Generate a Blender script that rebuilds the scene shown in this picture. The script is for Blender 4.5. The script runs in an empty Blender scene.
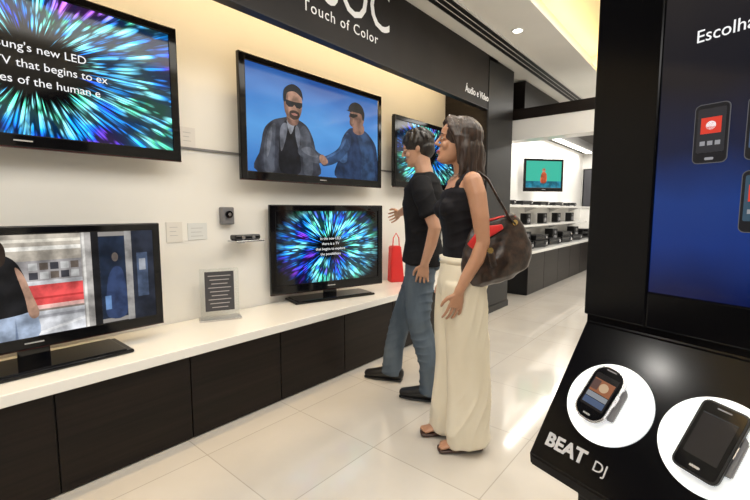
import bpy, bmesh, math, random
from mathutils import Vector, Matrix, noise
random.seed(7)
V=Vector
sc=bpy.context.scene
col=sc.collection
try:
    sc.view_settings.view_transform='Standard'
except Exception: pass

# ---------------------------------------------------------------- materials
def new_mat(name,color,rough=.5,metal=0,emit=None,es=0,alpha=1,trans=0,coat=0,spec=.5):
    m=bpy.data.materials.new(name);m.use_nodes=True
    b=m.node_tree.nodes['Principled BSDF']
    b.inputs['Base Color'].default_value=(*color,1)
    b.inputs['Roughness'].default_value=rough
    b.inputs['Metallic'].default_value=metal
    b.inputs['Specular IOR Level'].default_value=spec
    if emit: 
        b.inputs['Emission Color'].default_value=(*emit,1);b.inputs['Emission Strength'].default_value=es
    if trans: b.inputs['Transmission Weight'].default_value=trans
    if coat: b.inputs['Coat Weight'].default_value=coat
    if alpha<1: b.inputs['Alpha'].default_value=alpha
    return m
def bsdf(m): return m.node_tree.nodes['Principled BSDF']
def N(m,t): return m.node_tree.nodes.new(t)
def L(m,a,b): m.node_tree.links.new(a,b)
def mth(m,op,a,b=None,c=None):
    n=N(m,'ShaderNodeMath');n.operation=op
    for i,v in enumerate((a,b,c)):
        if v is None: continue
        if isinstance(v,(int,float)): n.inputs[i].default_value=v
        else: L(m,v,n.inputs[i])
    return n.outputs[0]
def mrange(m,v,a,b,c=0,d=1,smooth=True):
    n=N(m,'ShaderNodeMapRange')
    if smooth: n.interpolation_type='SMOOTHSTEP'
    L(m,v,n.inputs[0])
    for i,x in enumerate((a,b,c,d)): n.inputs[i+1].default_value=x
    return n.outputs[0]
def ramp(m,v,stops):
    n=N(m,'ShaderNodeValToRGB');cr=n.color_ramp
    while len(cr.elements)<len(stops): cr.elements.new(.5)
    for e,(p,c) in zip(cr.elements,stops): e.position=p;e.color=(*c,1)
    L(m,v,n.inputs[0]);return n.outputs[0]
def noise_var(m,c1,c2,scale=(5,5,5),detail=4,bump=0,obj=True):
    tc=N(m,'ShaderNodeTexCoord');mp=N(m,'ShaderNodeMapping');mp.inputs['Scale'].default_value=scale
    L(m,tc.outputs['Object'],mp.inputs[0])
    nz=N(m,'ShaderNodeTexNoise');nz.inputs['Detail'].default_value=detail;nz.inputs['Scale'].default_value=1
    L(m,mp.outputs[0],nz.inputs['Vector'])
    c=ramp(m,nz.outputs[0],[(.3,c1),(.7,c2)])
    L(m,c,bsdf(m).inputs['Base Color'])
    if bump:
        bp=N(m,'ShaderNodeBump');bp.inputs['Strength'].default_value=bump;bp.inputs['Distance'].default_value=.01
        L(m,nz.outputs[0],bp.inputs['Height']);L(m,bp.outputs[0],bsdf(m).inputs['Normal'])
    return m

M={}
M['wall']=noise_var(new_mat('wall_paint',(.84,.83,.80),.55),(.82,.81,.775),(.86,.85,.82),(1.5,1.5,1.5))
M['wallblocker']=new_mat('dark_blocker_paint',(.10,.09,.085),.6)
M['ceil']=noise_var(new_mat('ceiling_paint',(.85,.84,.8),.7),(.84,.83,.79),(.89,.88,.84),(2,2,2))
M['tray']=new_mat('cove_glow_tint',(.92,.82,.58),.7)  # yellow of the warm cove light is put into this colour
M['darkwood']=noise_var(new_mat('dark_wood',(.012,.009,.008),.38,spec=.22),(.006,.0045,.004),(.015,.010,.008),(2,1.2,45),5,.05)
M['fascia']=noise_var(new_mat('fascia_black',(.02,.017,.018),.5,spec=.25),(.011,.0095,.010),(.018,.0155,.016),(3,3,3))
M['counter']=new_mat('counter_white',(.82,.81,.78),.18,coat=.3)
M['blk']=new_mat('gloss_black',(.004,.004,.005),.08,spec=.4)
M['kblk']=noise_var(new_mat('kiosk_black',(.002,.002,.003),.16,spec=.14),(.0015,.0015,.002),(.003,.003,.004),(3,3,3))
M['satin']=new_mat('satin_black',(.010,.010,.011),.4,spec=.3)
M['grey']=new_mat('grey_plastic',(.18,.18,.19),.4)
M['silver']=new_mat('silver',(.6,.6,.62),.25,metal=1)
M['white']=new_mat('white_gloss',(.85,.85,.84),.25)
M['txt']=new_mat('white_lettering',(.8,.8,.8),.5,emit=(1,1,1),es=.15)
M['txtdim']=new_mat('grey_lettering',(.45,.45,.46),.4)
M['glass']=new_mat('clear_acrylic',(.75,.8,.8),.05,trans=.9,alpha=.45)
M['card']=new_mat('printed_card',(.05,.05,.06),.4)
M['red']=new_mat('red_leather',(.62,.02,.02),.4)
M['warmstrip']=new_mat('warm_tube',(1,.8,.5),.5,emit=(1,.74,.38),es=9)
M['lampw']=new_mat('lamp_white',(1,1,1),.5,emit=(1,.95,.85),es=5)
M['crimson']=new_mat('crimson_edge',(.05,.008,.01),.15)

# floor tiles
m=new_mat('floor_tiles',(.7,.66,.6),.10,coat=.35);M['floor']=m
bsdf(m).inputs['Coat Roughness'].default_value=.04
tc=N(m,'ShaderNodeTexCoord');mp=N(m,'ShaderNodeMapping');mp.inputs['Location'].default_value=(.13,.1,0)
L(m,tc.outputs['Object'],mp.inputs[0])
bt=N(m,'ShaderNodeTexBrick');bt.offset=0;bt.inputs['Scale'].default_value=1
bt.inputs['Brick Width'].default_value=.6;bt.inputs['Row Height'].default_value=.6
bt.inputs['Mortar Size'].default_value=.0030;bt.inputs['Mortar Smooth'].default_value=.3
bt.inputs['Color1'].default_value=(.60,.56,.505,1);bt.inputs['Color2'].default_value=(.56,.52,.465,1);bt.inputs['Mortar'].default_value=(.42,.385,.34,1)
L(m,mp.outputs[0],bt.inputs[0])
nz=N(m,'ShaderNodeTexNoise');nz.inputs['Scale'].default_value=3;nz.inputs['Detail'].default_value=6
L(m,tc.outputs['Object'],nz.inputs['Vector'])
mx=N(m,'ShaderNodeMix');mx.data_type='RGBA';mx.blend_type='MULTIPLY';mx.inputs[0].default_value=.4
L(m,bt.outputs[0],mx.inputs[6]);L(m,ramp(m,nz.outputs[0],[(.3,(.80,.78,.75)),(.7,(1,1,1))]),mx.inputs[7])
L(m,mx.outputs[2],bsdf(m).inputs['Base Color'])

def burst_mat(name,asp,strength=1.6,cx=.5,cy=.5,rin=.17,rout=.60,seed=0,fr=1.0):
    m=new_mat(name,(.003,.003,.004),.08)
    tc=N(m,'ShaderNodeTexCoord');sp=N(m,'ShaderNodeSeparateXYZ');L(m,tc.outputs['UV'],sp.inputs[0])
    x=mth(m,'MULTIPLY',mth(m,'SUBTRACT',sp.outputs[0],cx),asp);y=mth(m,'SUBTRACT',sp.outputs[1],cy)
    r=mth(m,'SQRT',mth(m,'ADD',mth(m,'MULTIPLY',mth(m,'MULTIPLY',x,x),.62),mth(m,'MULTIPLY',y,y)))
    a=mth(m,'ARCTAN2',y,x)
    def tex(kind,sa,sr,off):
        c=N(m,'ShaderNodeCombineXYZ');L(m,mth(m,'MULTIPLY',a,sa),c.inputs[0]);L(m,mth(m,'MULTIPLY',r,sr),c.inputs[1]);c.inputs[2].default_value=off+seed
        t=N(m,kind);t.inputs['Scale'].default_value=1;L(m,c.outputs[0],t.inputs['Vector']);return t
    vo=tex('ShaderNodeTexVoronoi',12*fr,5.5,0);vo2=tex('ShaderNodeTexVoronoi',19*fr,10,5)
    p1=mrange(m,vo.outputs['Distance'],.66,.22);p2=mrange(m,vo2.outputs['Distance'],.5,.15,0,.7)
    petal=mth(m,'MAXIMUM',p1,p2)
    st=tex('ShaderNodeTexNoise',30*fr,2.5,3);streak=mrange(m,st.outputs[0],.40,.62,.10,1.25)
    cn=tex('ShaderNodeTexNoise',1.3,2.6,7)
    sm_=mth(m,'ADD',cn.outputs[0],mth(m,'MULTIPLY',mth(m,'SUBTRACT',vo.outputs['Color'],.5),.12))
    c=ramp(m,sm_,[(.28,(.25,.04,.75)),(.37,(.015,.07,.85)),(.45,(.01,.35,1)),(.53,(.28,.90,1)),(.59,(.12,.85,.50)),(.65,(.02,.25,.95)),(.78,(.5,.15,.9))])
    edge=mth(m,'ADD',r,mth(m,'MULTIPLY',mth(m,'SUBTRACT',st.outputs[0],.5),.34))
    mask=mth(m,'MULTIPLY',mrange(m,edge,rin,rin+.08),mrange(m,edge,rout,rout-.22))
    base=mth(m,'MAXIMUM',mth(m,'MULTIPLY',petal,streak),.03)
    tot=mth(m,'MULTIPLY',base,mth(m,'MULTIPLY',mask,strength))
    L(m,c,bsdf(m).inputs['Emission Color']);L(m,tot,bsdf(m).inputs['Emission Strength'])
    return m
def flat_emit(name,c,s=1.0):
    k='fe_'+name
    if k not in M: M[k]=new_mat(k,(0,0,0),.3,emit=c,es=s,spec=.2)
    return M[k]
def pic_emit(name,c):
    k='pic_'+name
    if k not in M:
        m=new_mat(k,(0,0,0),.3,emit=c,es=1,spec=.2);M[k]=m
        tc=N(m,'ShaderNodeTexCoord');t=N(m,'ShaderNodeTexNoise');t.inputs['Scale'].default_value=11;t.inputs['Detail'].default_value=5
        L(m,tc.outputs['Object'],t.inputs['Vector']);L(m,mrange(m,t.outputs[0],.30,.70,.45,1.45),bsdf(m).inputs['Emission Strength'])
    return M[k]
def grad_emit(name,stops,s=1,axis=1,nz=0):
    m=new_mat(name,(.003,.003,.004),.1,spec=.2)
    tc=N(m,'ShaderNodeTexCoord');sp=N(m,'ShaderNodeSeparateXYZ');L(m,tc.outputs['UV'],sp.inputs[0])
    v=sp.outputs[axis]
    if nz:
        t=N(m,'ShaderNodeTexNoise');t.inputs['Scale'].default_value=2.5;L(m,tc.outputs['UV'],t.inputs['Vector'])
        v=mth(m,'ADD',v,mth(m,'MULTIPLY',mth(m,'SUBTRACT',t.outputs[0],.5),nz))
    L(m,ramp(m,v,stops),bsdf(m).inputs['Emission Color']);bsdf(m).inputs['Emission Strength'].default_value=s
    return m

# ---------------------------------------------------------------- mesh builder
def tube_bm(bm,pts,rad,side=V((0,1,0)),n=20,cap=1.0):
    pts=[V(p) for p in pts];k=len(pts);rings=[]
    rad=[(r,r) if isinstance(r,(int,float)) else r for r in rad]
    def frame(i):
        t=(pts[min(i+1,k-1)]-pts[max(i-1,0)]).normalized()
        s=V(side)-t*V(side).dot(t)
        if s.length<1e-3: s=V((1,0,0))-t*t.x
        s.normalize();return t,s,t.cross(s)
    def ring(c,s,u,a,b): return [bm.verts.new(c+s*(a*math.cos(2*math.pi*j/n))+u*(b*math.sin(2*math.pi*j/n))) for j in range(n)]
    t,s,u=frame(0);a,b=rad[0];mn=min(a,b)*cap
    p0=bm.verts.new(pts[0]-t*mn)
    for ph in (60,30):
        q=math.radians(ph);rings.append(ring(pts[0]-t*mn*math.sin(q),s,u,a*math.cos(q),b*math.cos(q)))
    for i in range(k):
        t,s,u=frame(i);rings.append(ring(pts[i],s,u,*rad[i]))
    a,b=rad[-1];mn=min(a,b)*cap
    for ph in (30,60):
        q=math.radians(ph);rings.append(ring(pts[-1]+t*mn*math.sin(q),s,u,a*math.cos(q),b*math.cos(q)))
    p1=bm.verts.new(pts[-1]+t*mn)
    for r0,r1 in zip(rings,rings[1:]):
        for j in range(n): bm.faces.new((r0[j],r0[(j+1)%n],r1[(j+1)%n],r1[j]))
    for j in range(n):
        bm.faces.new((p0,rings[0][(j+1)%n],rings[0][j]));bm.faces.new((p1,rings[-1][j],rings[-1][(j+1)%n]))
def ell_bm(bm,c,r,rot=None,sub=3):
    mt=Matrix.Translation(V(c))@(rot.to_4x4() if rot else Matrix())@Matrix.Diagonal((*r,1))
    bmesh.ops.create_icosphere(bm,subdivisions=sub,radius=1,matrix=mt)

class MB:
    def __init__(s,name): s.name=name;s.bm=bmesh.new();s.mats=[];s.uv=s.bm.loops.layers.uv.new('UVMap')
    def mi(s,m):
        if m not in s.mats: s.mats.append(m)
        return s.mats.index(m)
    def _add(s,t,m,mat=None,smooth=False):
        if mat is not None: t.transform(mat)
        bmesh.ops.recalc_face_normals(t,faces=t.faces)
        i=s.mi(m)
        for f in t.faces: f.material_index=i;f.smooth=smooth
        me=bpy.data.meshes.new('t');t.to_mesh(me);t.free();s.bm.from_mesh(me);bpy.data.meshes.remove(me)
    def box(s,lo,hi,m,bev=0,mat=None,seg=2):
        t=bmesh.new();lo=V(lo);hi=V(hi)
        bmesh.ops.create_cube(t,size=1,matrix=Matrix.Translation((lo+hi)/2)@Matrix.Diagonal((*(hi-lo),1)))
        if bev: bmesh.ops.bevel(t,geom=t.edges[:],offset=bev,segments=seg,profile=.5,affect='EDGES')
        s._add(t,m,mat)
    def cyl(s,c,r,h,m,axis='Z',mat=None,n=40,bev=0,r2=None):
        t=bmesh.new();rot={'Z':Matrix(),'X':Matrix.Rotation(math.pi/2,4,'Y'),'Y':Matrix.Rotation(math.pi/2,4,'X')}[axis]
        bmesh.ops.create_cone(t,cap_ends=True,segments=n,radius1=r,radius2=r if r2 is None else r2,depth=h,matrix=Matrix.Translation(V(c))@rot)
        if bev:
            bmesh.ops.bevel(t,geom=[e for e in t.edges if any(len(f.verts)>4 for f in e.link_faces)],offset=bev,segments=2,affect='EDGES')
        s._add(t,m,mat,False)
    def tube(s,pts,rad,m,side=(0,1,0),n=16,mat=None,cap=1):
        t=bmesh.new();tube_bm(t,pts,rad,V(side),n,cap);s._add(t,m,mat,True)
    def ell(s,c,r,m,rot=None,mat=None,sub=3):
        t=bmesh.new();ell_bm(t,c,r,rot,sub);s._add(t,m,mat,True)
    def prism(s,pts,vec,m,mat=None,bev=0):
        t=bmesh.new();f=t.faces.new([t.verts.new(V(p)) for p in pts])
        r=bmesh.ops.extrude_face_region(t,geom=[f]);bmesh.ops.translate(t,vec=V(vec),verts=[v for v in r['geom'] if isinstance(v,bmesh.types.BMVert)])
        if bev:
            bmesh.ops.bevel(t,geom=t.edges[:],offset=bev,segments=2,affect='EDGES')
        s._add(t,m,mat)
    def rrect(s,w,h,th,rad,m,mat=None,bev=.001):
        pts=[]
        for cx,cz,a0 in ((w/2-rad,h/2-rad,0),(-w/2+rad,h/2-rad,90),(-w/2+rad,-h/2+rad,180),(w/2-rad,-h/2+rad,270)):
            for k in range(7):
                a=math.radians(a0+15*k);pts.append((cx+rad*math.cos(a),0,cz+rad*math.sin(a)))
        s.prism(pts,(0,th,0),m,mat,bev)
    def quad(s,pts,m,uvs=((0,0),(1,0),(1,1),(0,1))):
        f=s.bm.faces.new([s.bm.verts.new(V(p)) for p in pts]);f.material_index=s.mi(m)
        for l,u in zip(f.loops,uvs): l[s.uv].uv=u
    def poly(s,pts,m):
        f=s.bm.faces.new([s.bm.verts.new(V(p)) for p in pts]);f.material_index=s.mi(m)
        bmesh.ops.triangulate(s.bm,faces=[f])
    def done(s,parent=None,loc=(0,0,0),rz=0,rot=None):
        me=bpy.data.meshes.new(s.name);s.bm.to_mesh(me);s.bm.free()
        for m in s.mats: me.materials.append(m)
        o=bpy.data.objects.new(s.name,me);col.objects.link(o)
        o.location=loc;o.rotation_euler=rot if rot else (0,0,rz)
        if parent: o.parent=parent
        return o
def empty(name,loc=(0,0,0),rz=0):
    o=bpy.data.objects.new(name,None);col.objects.link(o);o.location=loc;o.rotation_euler=(0,0,rz);o.empty_display_size=.1;return o
def text(name,body,size,m,loc,rot,parent=None,ext=.001,align='LEFT',sx=1,bold=0,space=1):
    cu=bpy.data.curves.new(name,'FONT');cu.body=body;cu.size=size;cu.extrude=ext;cu.align_x=align;cu.offset=bold;cu.space_character=space;cu.resolution_u=3
    t=bpy.data.objects.new(name+'_c',cu);col.objects.link(t)
    dg=bpy.context.evaluated_depsgraph_get();dg.update()
    me=bpy.data.meshes.new_from_object(t.evaluated_get(dg));bpy.data.objects.remove(t)
    me.materials.clear();me.materials.append(m)
    o=bpy.data.objects.new(name,me);col.objects.link(o);o.location=loc;o.rotation_euler=rot;o.scale=(sx,1,1)
    if parent:o.parent=parent
    return o

# ---------------------------------------------------------------- room shell
def slab(name,lo,hi,m,bev=0):
    b=MB(name);c=(V(lo)+V(hi))/2;b.box(V(lo)-c,V(hi)-c,m,bev);return b.done(loc=c)
slab('floor',(-2.8,-4,-.1),(4,10.9,0),M['floor'])
slab('wall_left',(-2.8,-4,0),(-2.65,10.9,3.2),M['wall'])
slab('wall_back',(-2.65,10.7,0),(4,10.9,3.2),M['wall'])
slab('wall_right',(4,-4,0),(4.15,10.9,3.2),M['wall'])
slab('wall_front_blocker',(-2.8,-4.15,0),(4.15,-4,3.2),M['wallblocker'])  # unseen dark wall, added so the glossy kiosk reflects darkness
CZ=2.95
b=MB('ceiling')
b.box((-2.65,-4,CZ),(-1.45,10.7,3.25),M['ceil']);b.box((1.5,-4,CZ),(4,10.7,3.25),M['ceil'])
b.box((-1.45,6.0,CZ),(1.5,10.7,3.25),M['ceil']);b.box((-1.45,-4,CZ),(1.5,-2.0,3.25),M['ceil'])
b.box((-1.45,-2,3.2),(1.5,6.0,3.25),M['tray'])
b.box((-1.45,-2,2.95),(-1.33,6.0,2.99),M['ceil']);b.box((-1.33,5.88,2.95),(1.5,6.0,2.99),M['ceil'])
b.done()
b=MB('trim_cove_light');b.box((-1.44,-1.9,3.0),(-1.40,5.9,3.03),M['warmstrip']);b.box((-1.3,5.93,3.0),(1.4,5.97,3.03),M['warmstrip']);b.done()
b=MB('ceiling_air_vent')
b.box((-1.96,-3,2.935),(-1.78,8.5,2.948),M['white'])
for k in range(3): b.box((-1.945+.055*k,-3,2.930),(-1.905+.055*k,8.5,2.936),M['satin'])
b.done()

# fascia sign
fas=empty('fascia_sign',(-2.1,1.3,2.65))
b=MB('board');b.box((-.06,-4.0,-.285),(0,3.35,.298),M['fascia'],.004)
b.box((-.065,-4.0,-.292),(.004,3.352,-.283),M['satin']);b.done(fas)
RX=(math.pi/2,0,math.pi/2)
text('big_letters','SOC',.46,M['txt'],(.003,.62,-.045),RX,fas,sx=.80)
text('tagline','Touch of Color',.100,M['txt'],(.003,.46,-.155),RX,fas,space=1.15)
text('department','Áudio e Vídeo',.100,M['txt'],(.003,2.58,-.205),RX,fas,bold=.001,sx=.92)
b=MB('trim_cornice_lamp');b.box((-2.30,-3.5,2.90),(-2.24,4.3,2.945),M['warmstrip']);b.done()

# counter
cn=empty('display_counter',(-2.385,1.3,0))
b=MB('cabinet')
for k in range(14):
    ya=.39+.585*(k-6)-1.3; yb=ya+.585
    if yb>3.06: yb=3.06
    if ya>=3.0: break
    b.box((-.25,ya+.003,.008),(.257,yb-.003,.462),M['darkwood'],.003)
b.box((-.255,-3.1,.0),(.240,3.05,.466),M['satin'])
b.done(cn)
b=MB('top');b.box((-.258,-3.2,.468),(.285,3.08,.52),M['counter'],.004);b.done(cn)

# pillar & portal beam
b=MB('display_pillar');b.box((-.27,-.36,0),(.27,.36,2.94),M['darkwood'],.004);b.box((-.272,-.37,0),(.28,.37,.08),M['satin'],.003)
b.box((.268,-.345,.1),(.276,.345,2.9),M['satin'],.003)
b.done(loc=(-2.37,4.76,0))
b=MB('portal_beam');b.box((-2.2,0,0),(2.0,.25,.25),M['white'],.004);b.box((-2.2,-.01,.25),(2.0,.26,.38),M['darkwood'],.004);b.done(loc=(-.44,5.25,2.13))
# second bay
b=MB('storage_cabinet')
for k in range(6): b.box((-.25,.003+.7*k,.01),(.26,.697+.7*k,.60),M['darkwood'],.003)
b.box((-.255,0,.60),(.28,4.2,.64),M['counter'],.003)
b.box((-.25,0,0),(.25,4.2,.6),M['satin']);b.done(loc=(-2.385,5.9,0))
for nm,z,x1 in (('display_shelf',1.28,-2.28),('display_ledge',.97,-2.36)):
    b=MB(nm);b.box((0,0,0),(x1+2.65,4.6,.035),M['counter'],.003)
    for k in range(4): b.prism([(0,.3+1.3*k,0),(.2,.3+1.3*k,0),(0,.3+1.3*k,-.08)],(0,.02,0),M['silver'])
    b.done(loc=(-2.648,5.5,z))
b=MB('soffit_panel');b.box((-2.645,5.55,2.55),(-2.12,10.6,2.94),M['darkwood'],.004);b.done()
b=MB('trim_shelf_lamp');b.box((-2.5,5.7,2.52),(-2.4,10.4,2.548),M['lampw']);b.done()
def stereo(loc,w=.4,d=.3,h=.11,rz=math.radians(80)):
    b=MB('audio_receiver');b.box((-w/2,-d/2,.012),(w/2,d/2,h),M['satin'],.004)
    b.box((-w/2+.02,-d/2-.003,h*.5),(w/2*.3,-d/2,h*.85),M['blk'],.001)
    b.cyl((w*.33,-d/2-.012,h*.55),h*.22,.02,M['silver'],'Y',n=24,bev=.002)
    for sx in (-1,1):
        for sy in (-1,1): b.cyl((sx*w*.4,sy*d*.38,.006),.015,.012,M['grey'],n=12)
    b.done(loc=loc,rz=rz)
def speaker(loc,w=.16,d=.16,h=.26,rz=math.radians(75),nm='bookshelf_speaker'):
    b=MB(nm);b.box((-w/2,-d/2,0),(w/2,d/2,h),M['satin'],.006)
    b.cyl((0,-d/2-.004,h*.35),w*.36,.012,M['grey'],'Y',n=28,bev=.003);b.cyl((0,-d/2-.008,h*.35),w*.14,.012,M['silver'],'Y',n=20)
    b.cyl((0,-d/2-.004,h*.77),w*.18,.012,M['grey'],'Y',n=20,bev=.002);b.done(loc=loc,rz=rz)
for k,y in enumerate((6.15,6.8,7.5,8.2,8.9,9.6)):
    stereo((-2.38,y,.641));stereo((-2.38,y,.752),w=.36,h=.09) if k%2 else speaker((-2.42,y+.33,.641))
for k,y in enumerate((5.8,6.5,7.3,8.1,9.0)):
    stereo((-2.47,y,1.316),w=.3,d=.2,h=.07)
    speaker((-2.50,y+.25,1.007),w=.12,d=.12,h=.18,nm='compact_speaker')
b=MB('door_1');b.box((-.45,-.02,0),(.45,.02,2.1),M['darkwood'],.004);b.box((-.52,-.03,0),(-.45,.03,2.17),M['white'],.003);b.box((.45,-.03,0),(.52,.03,2.17),M['white'],.003);b.box((-.52,-.03,2.1),(.52,.03,2.17),M['white'],.003)
b.cyl((.36,-.05,1.0),.015,.06,M['silver'],'Y',n=16);b.done(loc=(-1.6,10.665,0))
b=MB('hanging_poster');b.box((-.25,-.02,-.45),(.25,.02,.45),M['blk'],.004);b.box((-.22,-.024,-.42),(.22,-.02,.42),M['card']);b.done(loc=(-2.37,10.67,1.75))

# ---------------------------------------------------------------- televisions
def tv(name,loc,rz,w,h,scr,bez=.045,bot=.06,stand=None,mount=0,aux=None):
    e=empty(name,loc,rz)
    b=MB('housing')
    b.box((-w/2,0,0),(-w/2+bez,.035,h),M['blk'],.006);b.box((w/2-bez,0,0),(w/2,.035,h),M['blk'],.006)
    b.box((-w/2+.004,0.001,0),(w/2-.004,.035,bot),M['blk'],.006);b.box((-w/2+.004,.001,h-bez),(w/2-.004,.035,h),M['blk'],.006)
    b.box((-w/2+.01,.012,.01),(w/2-.01,.05,h-.01),M['satin'],.008)
    b.box((-w/2+.12,.045,.1),(w/2-.12,.085,h-.12),M['satin'],.015)
    b.box((-w/2-.002,.004,-.004),(w/2+.002,.03,.004),M['crimson'],.003)
    b.box((-.035,-.001,bot*.45),(.035,.0005,bot*.55),M['txtdim'])
    b.done(e)
    b=MB('screen')
    x0,x1,z0,z1=-w/2+bez-.002,w/2-bez+.002,bot-.002,h-bez+.002
    b.quad([(x0,.008,z0),(x1,.008,z0),(x1,.008,z1),(x0,.008,z1)],scr);b.done(e)
    if mount:
        b=MB('mount_bracket');b.box((-.2,.08,h*.3),(.2,mount,h*.7),M['satin'],.004);b.done(e)
    if stand:
        b=MB('stand');sw,sd,gap=stand
        b.box((-.06,.02,-gap+.01),(.06,.045,.06),M['blk'],.006)
        b.box((-sw/2,-sd*.45,-gap),(sw/2,sd*.55,-gap+.018),M['blk'],.008,seg=3)
        b.box((-sw/2+.03,-sd*.4,-gap+.014),(sw/2-.03,sd*.5,-gap+.024),M['blk'],.004);b.done(e)
    if aux: aux(e,(x0,x1,z0,z1))
    return e
def crv(pts,k=5):
    out=[];n=len(pts)
    for i in range(n):
        p0,p1,p2,p3=[V((*pts[(i+j)%n],0)) for j in (-1,0,1,2)]
        for s in range(k):
            t=s/k;q=.5*((2*p1)+(p2-p0)*t+(2*p0-5*p1+4*p2-p3)*t*t+(3*p1-p0-3*p2+p3)*t**3)
            out.append((min(1,max(0,q.x)),min(1,max(0,q.y))))
    return out
def scr_poly(e,R,items,name='picture'):
    x0,x1,z0,z1=R;b=MB(name)
    for k,(pts,c) in enumerate(items):
        y=.0074-.00016*k
        mt=pic_emit('%.2f_%.2f_%.2f'%c,c)
        b.poly([(x0+(x1-x0)*u,y,z0+(z1-z0)*v) for u,v in pts],mt)
    b.done(e)
def circ(cx,cy,rx,ry,n=20,a0=0,a1=360):
    return [(cx+rx*math.cos(math.radians(a0+(a1-a0)*i/n)),cy+ry*math.sin(math.radians(a0+(a1-a0)*i/n))) for i in range(n+(a1-a0<360))]
def rect(a,b_,c,d): return [(a,b_),(c,b_),(c,d),(a,d)]
A90=math.pi/2
def cap1(e,R):
    for i,t in enumerate(("In Samsung's new LED","there is a TV that begins to ex","possibilities of the human e")):
        text('caption_%d'%(i+1),t,.054,flat_emit('w',(1,1,1),1),(.03,.005,.44-.075*i),(A90,0,0),e,ext=.0003,align='CENTER')
def cap2(e,R):
    for i,t in enumerate(("In the new LED","there is a TV","that begins to explore","the possibilities")):
        text('caption_%d'%(i+1),t,.030,flat_emit('w',(1,1,1),1),(0,.005,.41-.042*i),(A90,0,0),e,ext=.0003,align='CENTER')
tv('television',(-2.5,.42,1.53),A90,1.46,.76,burst_mat('burst_a',1.8,2.3,cx=.54,rin=.24,rout=.92),mount=.145,aux=cap1)
def duo(e,R):
    S=(.36,.20,.14);S2=(.22,.12,.09);K=(.010,.011,.016);G=(.040,.044,.060);G2=(.075,.083,.105);G3=(.14,.15,.18);B=(.015,.035,.09);B2=(.025,.06,.14);B3=(.05,.11,.24)
    scr_poly(e,R,[
     (crv([(.62,0),(.63,.22),(.66,.44),(.71,.56),(.76,.60),(.85,.60),(.92,.54),(.98,.42),(1,.2),(1,0)]),B),
     (crv([(.84,.0),(.84,.3),(.80,.5),(.86,.57),(.92,.5),(.96,.3),(.96,0)]),B2),
     (crv([(.64,.20),(.66,.40),(.70,.52),(.73,.50),(.71,.38),(.70,.2)]),B3),
     (crv([(.49,.14),(.52,.12),(.62,.18),(.72,.34),(.74,.50),(.69,.50),(.63,.34),(.55,.25),(.48,.20)]),B2),
     (crv([(.50,.19),(.58,.24),(.66,.34),(.70,.46),(.67,.42),(.62,.31),(.55,.24)]),B3),
     (crv([(.76,.56),(.77,.66),(.85,.66),(.86,.57),(.81,.53)]),S2),
     (crv([(.738,.62),(.728,.66),(.732,.70),(.722,.725),(.735,.77),(.735,.82),(.80,.86),(.855,.80),(.86,.70),(.83,.62),(.78,.60)]),S2),
     (crv([(.742,.64),(.735,.70),(.74,.76),(.765,.76),(.765,.66)]),S),
     (crv([(.725,.79),(.735,.86),(.78,.90),(.835,.88),(.865,.80),(.86,.72),(.845,.72),(.83,.78)]),K),
     ([(.70,.785),(.74,.81),(.76,.795),(.74,.775)],K),
     ([(.728,.76),(.80,.765),(.80,.745),(.765,.715),(.732,.72)],K),
     (crv([(.06,0),(.08,.22),(.10,.40),(.15,.50),(.21,.545),(.27,.57),(.34,.55),(.39,.50),(.43,.38),(.45,.22),(.46,0)]),G),
     (crv([(.10,.02),(.10,.25),(.13,.42),(.17,.48),(.17,.38),(.15,.2),(.16,.02)]),G2),
     (crv([(.115,.15),(.12,.32),(.145,.44),(.15,.38),(.135,.22)]),G3),
     (crv([(.36,.02),(.35,.25),(.33,.42),(.36,.51),(.40,.44),(.42,.25),(.42,.02)]),G2),
     (crv([(.20,.02),(.195,.30),(.225,.50),(.27,.56),(.315,.50),(.325,.28),(.33,.02)]),K),
     (crv([(.225,.50),(.20,.42),(.205,.22),(.235,.34),(.25,.48)]),G3),(crv([(.315,.50),(.335,.42),(.325,.26),(.305,.36),(.30,.46)]),G3),
     (crv([(.245,.52),(.27,.40),(.30,.52),(.285,.56),(.26,.56)]),(.35,.37,.42)),
     (crv([(.33,.30),(.40,.34),(.46,.26),(.50,.23),(.51,.17),(.46,.14),(.38,.16),(.32,.22)]),G2),
     (crv([(.34,.27),(.40,.30),(.46,.23),(.45,.20),(.38,.22)]),G3),
     (crv([(.475,.22),(.50,.24),(.53,.20),(.54,.16),(.51,.13),(.48,.16)]),S),
     (crv([(.25,.52),(.25,.60),(.32,.60),(.32,.52),(.285,.49)]),S2),
     (crv([(.238,.60),(.228,.68),(.23,.78),(.26,.85),(.30,.86),(.34,.82),(.352,.74),(.345,.64),(.325,.57),(.29,.545),(.255,.56)]),S),
     (crv([(.238,.60),(.228,.68),(.23,.78),(.25,.82),(.258,.72),(.255,.62),(.27,.56)]),S2),
     (crv([(.225,.72),(.228,.82),(.26,.88),(.30,.90),(.345,.86),(.358,.76),(.345,.79),(.30,.83),(.25,.80),(.24,.72)]),K),
     ([(.238,.735),(.295,.728),(.352,.735),(.352,.70),(.335,.672),(.31,.675),(.297,.70),(.285,.675),(.26,.668),(.242,.69)],K),
     (crv([(.262,.60),(.268,.63),(.297,.645),(.325,.63),(.332,.60),(.32,.565),(.29,.55),(.268,.57)]),(.05,.03,.025)),
     (crv([(.275,.605),(.297,.618),(.32,.605),(.297,.592)]),(.40,.17,.14)),
    ])
blue=grad_emit('sky_screen',[(0,(.05,.20,.58)),(.45,(.12,.38,.82)),(.75,(.07,.25,.66)),(1,(.025,.10,.38))],.9,nz=.5)
tv('television',(-2.5,2.29,1.45),A90,1.48,.84,blue,bez=.05,mount=.145,aux=duo)
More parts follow.
